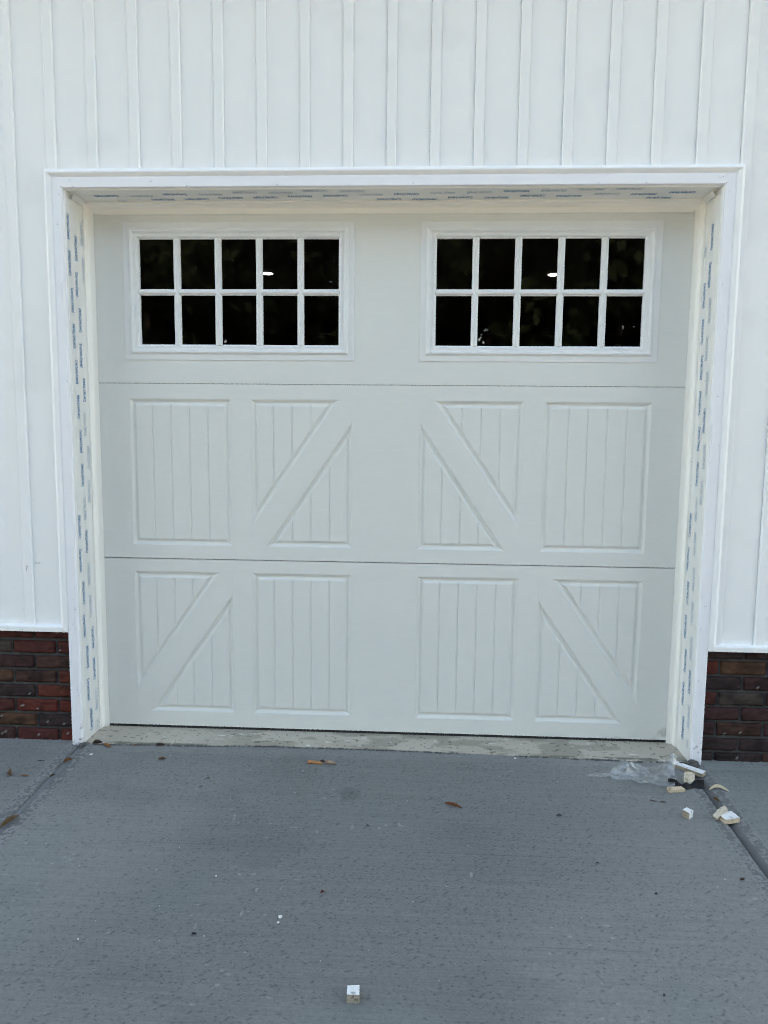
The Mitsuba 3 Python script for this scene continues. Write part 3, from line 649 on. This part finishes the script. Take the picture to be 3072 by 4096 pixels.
# leaves, twigs and scraps
def leaf(L, W, curl, seed, color, notch=0.0):
    n = 14; t = np.linspace(0, 1, n); w = W * np.sin(np.pi * t ** 0.85) ** 0.8 + 0.0004
    V, C = [], []
    rr = np.random.default_rng(seed)
    for i in range(n):
        for q in (-1, -0.5, 0, 0.5, 1):
            V.append(((t[i] - 0.5) * L, q * w[i] / 2 + 0.05 * L * math.sin(t[i] * 4 + seed), abs(q) ** 1.3 * curl * w[i] + 0.10 * L * abs(curl) * (t[i] - 0.5) ** 2 + rr.uniform(0, 0.0008)))
            C.append(np.array(color) * rr.uniform(0.7, 1.25) * (0.75 if q == 0 else 1))
    F = []
    for i in range(n - 1):
        for q in range(4): a = 5 * i + q; F += [(a, a + 5, a + 6), (a, a + 6, a + 1)]
    return trimesh.Trimesh(V, F, process=False), np.clip(C, 0, 1)
BR, DK, OR, TN = (0.15, 0.075, 0.035), (0.055, 0.035, 0.025), (0.24, 0.11, 0.04), (0.15, 0.10, 0.055)
LEAVES = [('orange brown dry leaf at the slab edge near the left jamb', 1.0, -1.243, -0.212, -22, 0.060, 0.018, OR, 0.4), ('dark curled leaf tucked against the left end of the slab', 1.0, -1.297, -0.190, 20, 0.045, 0.018, DK, 0.8),
          ('dark brown leaf against the slab edge between left jamb and orange scrap', 1.0, -1.006, -0.188, -4, 0.045, 0.014, DK, 0.6), ('faded leaf flat along the slab edge', 1.0, -1.113, -0.192, 0, 0.040, 0.010, BR, 0.2),
          ('small brown leaf on the driveway below the left brace', 1.0, -0.952, -0.313, 5, 0.034, 0.016, (0.12, 0.07, 0.05), 0.5), ('folded brown leaf on the left joint nearest the jamb', 1.0, -1.352, -0.353, 60, 0.046, 0.016, BR, 0.7),
          ('tiny brown leaf stuck in the left joint', 1.0, -1.356, -0.476, 75, 0.028, 0.010, DK, 0.6), ('upright dry leaf on the left slab at the picture edge', 1.0, -1.542, -0.481, -30, 0.034, 0.024, (0.16, 0.09, 0.05), 1.0),
          ('thin brown leaf on the left slab beside the upright leaf', 1.0, -1.473, -0.483, 0, 0.038, 0.010, (0.20, 0.11, 0.055), 0.4), ('large tan leaf lying in the left joint lowest in the picture', 1.0, -1.352, -0.800, 68, 0.085, 0.022, TN, 0.7),
          ('narrow rust brown leaf in the middle of the driveway', 1.0, 0.308, -0.594, -33, 0.078, 0.012, (0.19, 0.075, 0.035), 0.8), ('dark grey leaf right of the rust brown leaf', 1.0, 0.710, -0.634, 8, 0.034, 0.012, (0.045, 0.045, 0.045), 0.5),
          ('small brown leaf wedged in the right joint', 1.0, 1.356, -0.489, -50, 0.030, 0.014, TN, 0.8), ('pair of brown twigs leaf fragment before the flat tan wood', 1.0, 1.142, -0.515, 4, 0.034, 0.008, DK, 0.4),
          ('small brown leaf far right of the driveway', 1.0, 1.250, -0.966, 25, 0.020, 0.010, DK, 0.6), ('tiny dark seed husk right of centre', 1.0, 0.939, -1.054, 0, 0.013, 0.008, (0.03, 0.02, 0.02), 0.8),
          ('reddish brown scrap of leaf left of centre', 1.0, -0.136, -1.110, 20, 0.014, 0.008, (0.10, 0.04, 0.03), 0.8), ('dark green leaf fragment below the brown leaf', 1.0, -0.017, -0.744, 0, 0.022, 0.008, (0.04, 0.045, 0.035), 0.5),
          ('black crumb of dirt with bits around it at lower left', 1.0, -0.492, -1.311, 10, 0.024, 0.008, (0.02, 0.02, 0.02), 0.6), ('small brown crumb below the left brace', 1.0, -0.705, -0.454, 10, 0.022, 0.010, (0.10, 0.075, 0.055), 0.4),
          ('second small brown crumb just nearer the camera', 1.0, -0.715, -0.520, 20, 0.022, 0.010, (0.10, 0.08, 0.06), 0.4), ('dark twig on the left slab', 1.0, -1.473, -0.357, 0, 0.034, 0.005, (0.05, 0.045, 0.045), 0.3),
          ('dark bit of litter on the right half of the driveway', 1.0, 0.787, -0.909, 0, 0.018, 0.007, (0.035, 0.035, 0.04), 0.5), ('dark crumb at the bottom edge right of centre', 1.0, 0.832, -1.452, 30, 0.014, 0.008, (0.05, 0.04, 0.035), 0.5)]
for i, (lab, _, x, y, rz, L, W, col, curl) in enumerate(LEAVES):
    k = thing('leaf', lab, 'leaf', None)
    small = any(q in lab for q in ('crumb', 'bit of', 'husk', 'fragment', 'dark grey'))
    m, c = leaf(L * (0.72 if small else 1), W * (0.75 if small else 1), curl, i + 1, [v * 1.3 for v in col] if small else col)
    put(k, place(m, x, y, math.radians(rz), 0.002), 'leaf_litter', smooth=True, color=c)
k = thing('twig', 'short thin twig beside the brown leaf fragment near the clear film', 'twig')
c = trimesh.creation.cylinder(0.0016, 0.027, sections=6); c.apply_transform(trimesh.transformations.rotation_matrix(math.pi / 2, [0, 1, 0])); c.apply_translation((0, 0, 0.0016))
put(k, place(c, 1.104, -0.506, math.radians(-20)), 'twig_bark'); mat('twig_bark', principled((0.07, 0.05, 0.04), 0.9))
k = thing('cardboard_scrap', 'torn orange brown scrap of wood veneer left of centre below the slab', 'scrap')
m = []
for poly, h, rz in (([(-0.034, -0.011), (0.032, -0.010), (0.022, 0.006), (-0.033, 0.012)], 0.005, 0.0),):
    m, c = offcut(poly, h, side=np.array([0.30, 0.14, 0.05]), top=np.array([0.40, 0.19, 0.07]), seed=11)
    obj('veneer', place(m, -0.277, -0.298, math.radians(-3), 0.001), 'painted_chip', k, color=c)
m, c = leaf(0.060, 0.020, 0.5, 40, (0.34, 0.24, 0.17)); obj('torn_tail', place(m, -0.212, -0.303, math.radians(-4), 0.002), 'leaf_litter', k, smooth=True, color=c)
m, c = leaf(0.026, 0.010, 0.7, 41, (0.05, 0.035, 0.03)); obj('dark_fold', place(m, -0.246, -0.296, math.radians(-20), 0.006), 'leaf_litter', k, smooth=True, color=c)
def pebble(r, sq, seed):
    s = trimesh.creation.icosphere(2, r); v = np.array(s.vertices); v *= (0.75 + 0.5 * meshkit.noise(v / r * 1.4 + seed, seed))[:, None]; v[:, 2] *= sq; v[:, 2] -= v[:, 2].min()
    return trimesh.Trimesh(v, s.faces, process=False)
mat('chalk', principled((0.66, 0.66, 0.64), 0.8)); mat('grit', principled((0.22, 0.22, 0.22), 0.85)); mat('dirt', principled(proc(lambda p, n, uv: mix((0.05, 0.048, 0.045), (0.13, 0.125, 0.12), fbm(p.x * 120, p.y * 120, p.z * 120, 2))), 0.95))
for i, (lab, x, y, r, sq, mt) in enumerate([('white blob of spilled caulk left of centre near the bottom', -0.251, -1.225, 0.0066, 0.4, 'chalk'), ('tiny white speck just below the white blob', -0.253, -1.247, 0.0034, 0.4, 'chalk'), ('white sliver on the driveway near the left jamb', -1.281, -0.290, 0.006, 0.4, 'chalk'),
                                            ('small pale chip at the slab edge right of centre', 0.599, -0.205, 0.0055, 0.35, 'chalk'), ('small grey stone under the orange brown scrap', -0.319, -0.377, 0.006, 0.6, 'grit'), ('small white fleck at left below the joint leaf', -0.826, -1.348, 0.0026, 0.5, 'chalk'), ('small pale fleck between the cube and the left joint', -0.500, -1.050, 0.0030, 0.5, 'chalk')]):
    k = thing('pebble' if mt == 'grit' else 'paint_chip', lab, 'stone' if mt == 'grit' else 'chip')
    put(k, place(pebble(r, sq, i), x, y, i * 1.3), mt, smooth=True)
# white and dark flecks nobody could count
rf = random.Random(12); fl = []
for i in range(260):
    x, y = rf.uniform(-1.3, 1.3), -0.24 - 1.3 * rf.random() ** 0.8
    r = rf.uniform(0.0006, 0.0018); s = trimesh.creation.icosphere(0, r); s.apply_scale([1, 1, 0.5]); s.apply_translation((x, y, gz(y) + r * 0.3)); fl.append(s)
struct('white_grit', cat(fl[:70]), 'chalk', 'tiny white flecks scattered on the driveway', kind='stuff')
struct('dark_grit', cat(fl[150:230]), 'dirt', 'tiny dark crumbs scattered on the driveway', kind='stuff')
# clod of mortar where the right casing meets the joint, and dirt at the left one
for lab, pts in (('lump of dark mortar crumbs at the foot of the right casing', ((1.362, -0.212, 0.016), (1.350, -0.216, 0.010), (1.378, -0.214, 0.013), (1.366, -0.228, 0.011), (1.355, -0.232, 0.008), (1.372, -0.240, 0.009), (1.385, -0.226, 0.008))),
                 ('small smear of dark mortar at the foot of the left casing', ((-1.352, -0.210, 0.010), (-1.362, -0.216, 0.009), (-1.345, -0.214, 0.006), (-1.358, -0.226, 0.007)))):
    k = thing('mortar_clod', lab, 'mortar lump')
    put(k, cat([place(pebble(r, 0.75, i + 3), x, y, i) for i, (x, y, r) in enumerate(pts)]), 'dirt', smooth=True)
# dirt line where the slab meets the driveway
rd = random.Random(3); fl = []
for i in range(420):
    x = rd.uniform(-1.33, 1.33)
    if meshkit.noise(np.array([x * 4.0, 0, 0.5]), 2) < 0.30: continue
    y = float(edge_y(np.array([x]))[0]) - 0.011 - rd.uniform(0, 0.006) * rd.random()
    r = rd.uniform(0.0015, 0.0055); fl.append(place(pebble(r, 0.5, i % 9), x, y, rd.random() * 6))
struct('dirt', cat(fl), 'dirt', 'dark dirt gathered along the slab edge', kind='stuff', smooth=True)

# ------------------------------------------------------------------ trees across the yard, seen in the panes
def tree(x, y, h, seed):
    r = np.random.default_rng(seed)
    tr = trimesh.creation.cone(0.28, h * 0.8, sections=10); tr.apply_translation((x, y, gz(-11) - 0.05))
    N = 8000; nb = 26
    cen = np.stack([r.normal(0, 1.9, nb), r.normal(0, 1.5, nb), r.uniform(0.12, 1.0, nb) * h], 1); rad = r.uniform(0.7, 1.6, nb)
    b = r.integers(0, nb, N); d = r.normal(0, 1, (N, 3)); d /= np.linalg.norm(d, axis=1)[:, None]
    p = cen[b] + d * (rad[b] * r.uniform(0.5, 1.0, N) ** 0.5)[:, None] + [x, y, 0]
    q = (meshkit.noise(np.stack([p[:, 0] * 1.3, p[:, 2] * 1.1, p[:, 0] * 0], -1), 3) < 0.80) & (np.hypot(p[:, 0] - 1.05, (p[:, 2] - 6.0) * 0.8) > 0.27)
    p = p[q]; N = len(p)
    a = r.normal(0, 1, (N, 3)); a /= np.linalg.norm(a, axis=1)[:, None]; c = np.cross(a, r.normal(0, 1, (N, 3))); c /= np.linalg.norm(c, axis=1)[:, None]
    s = r.uniform(0.14, 0.30, N)[:, None]
    V = np.concatenate([p - a * s, p + c * s * 0.55, p + a * s, p - c * s * 0.55], 1).reshape(-1, 3)
    i = np.arange(N) * 4
    return tr, trimesh.Trimesh(V, np.vstack([np.stack([i, i + 1, i + 2], 1), np.stack([i, i + 2, i + 3], 1)]), process=False)
spots = ((-11, -19, 9), (-7.6, -17, 10), (-4.4, -19, 9.5), (-1.2, -17.5, 10.5), (2.2, -18.5, 8.0), (5.6, -17, 9.5), (8.8, -19, 10), (12, -18, 9), (-2.8, -22, 11), (7.2, -22, 11), (0.6, -21.5, 10.5), (-6, -22, 11), (3.9, -21, 10.5), (-9.5, -22, 11), (10.5, -22, 11))
made = [tree(x, y, h, 50 + i) for i, (x, y, h) in enumerate(spots)]
labels['woods'] = {'label': 'dark wood across the yard, seen only as a reflection in the door windows', 'kind': 'stuff'}
obj('trunks', cat([m[0] for m in made]), 'bark', 'woods'); obj('foliage', cat([m[1] for m in made]), 'leaf', 'woods')
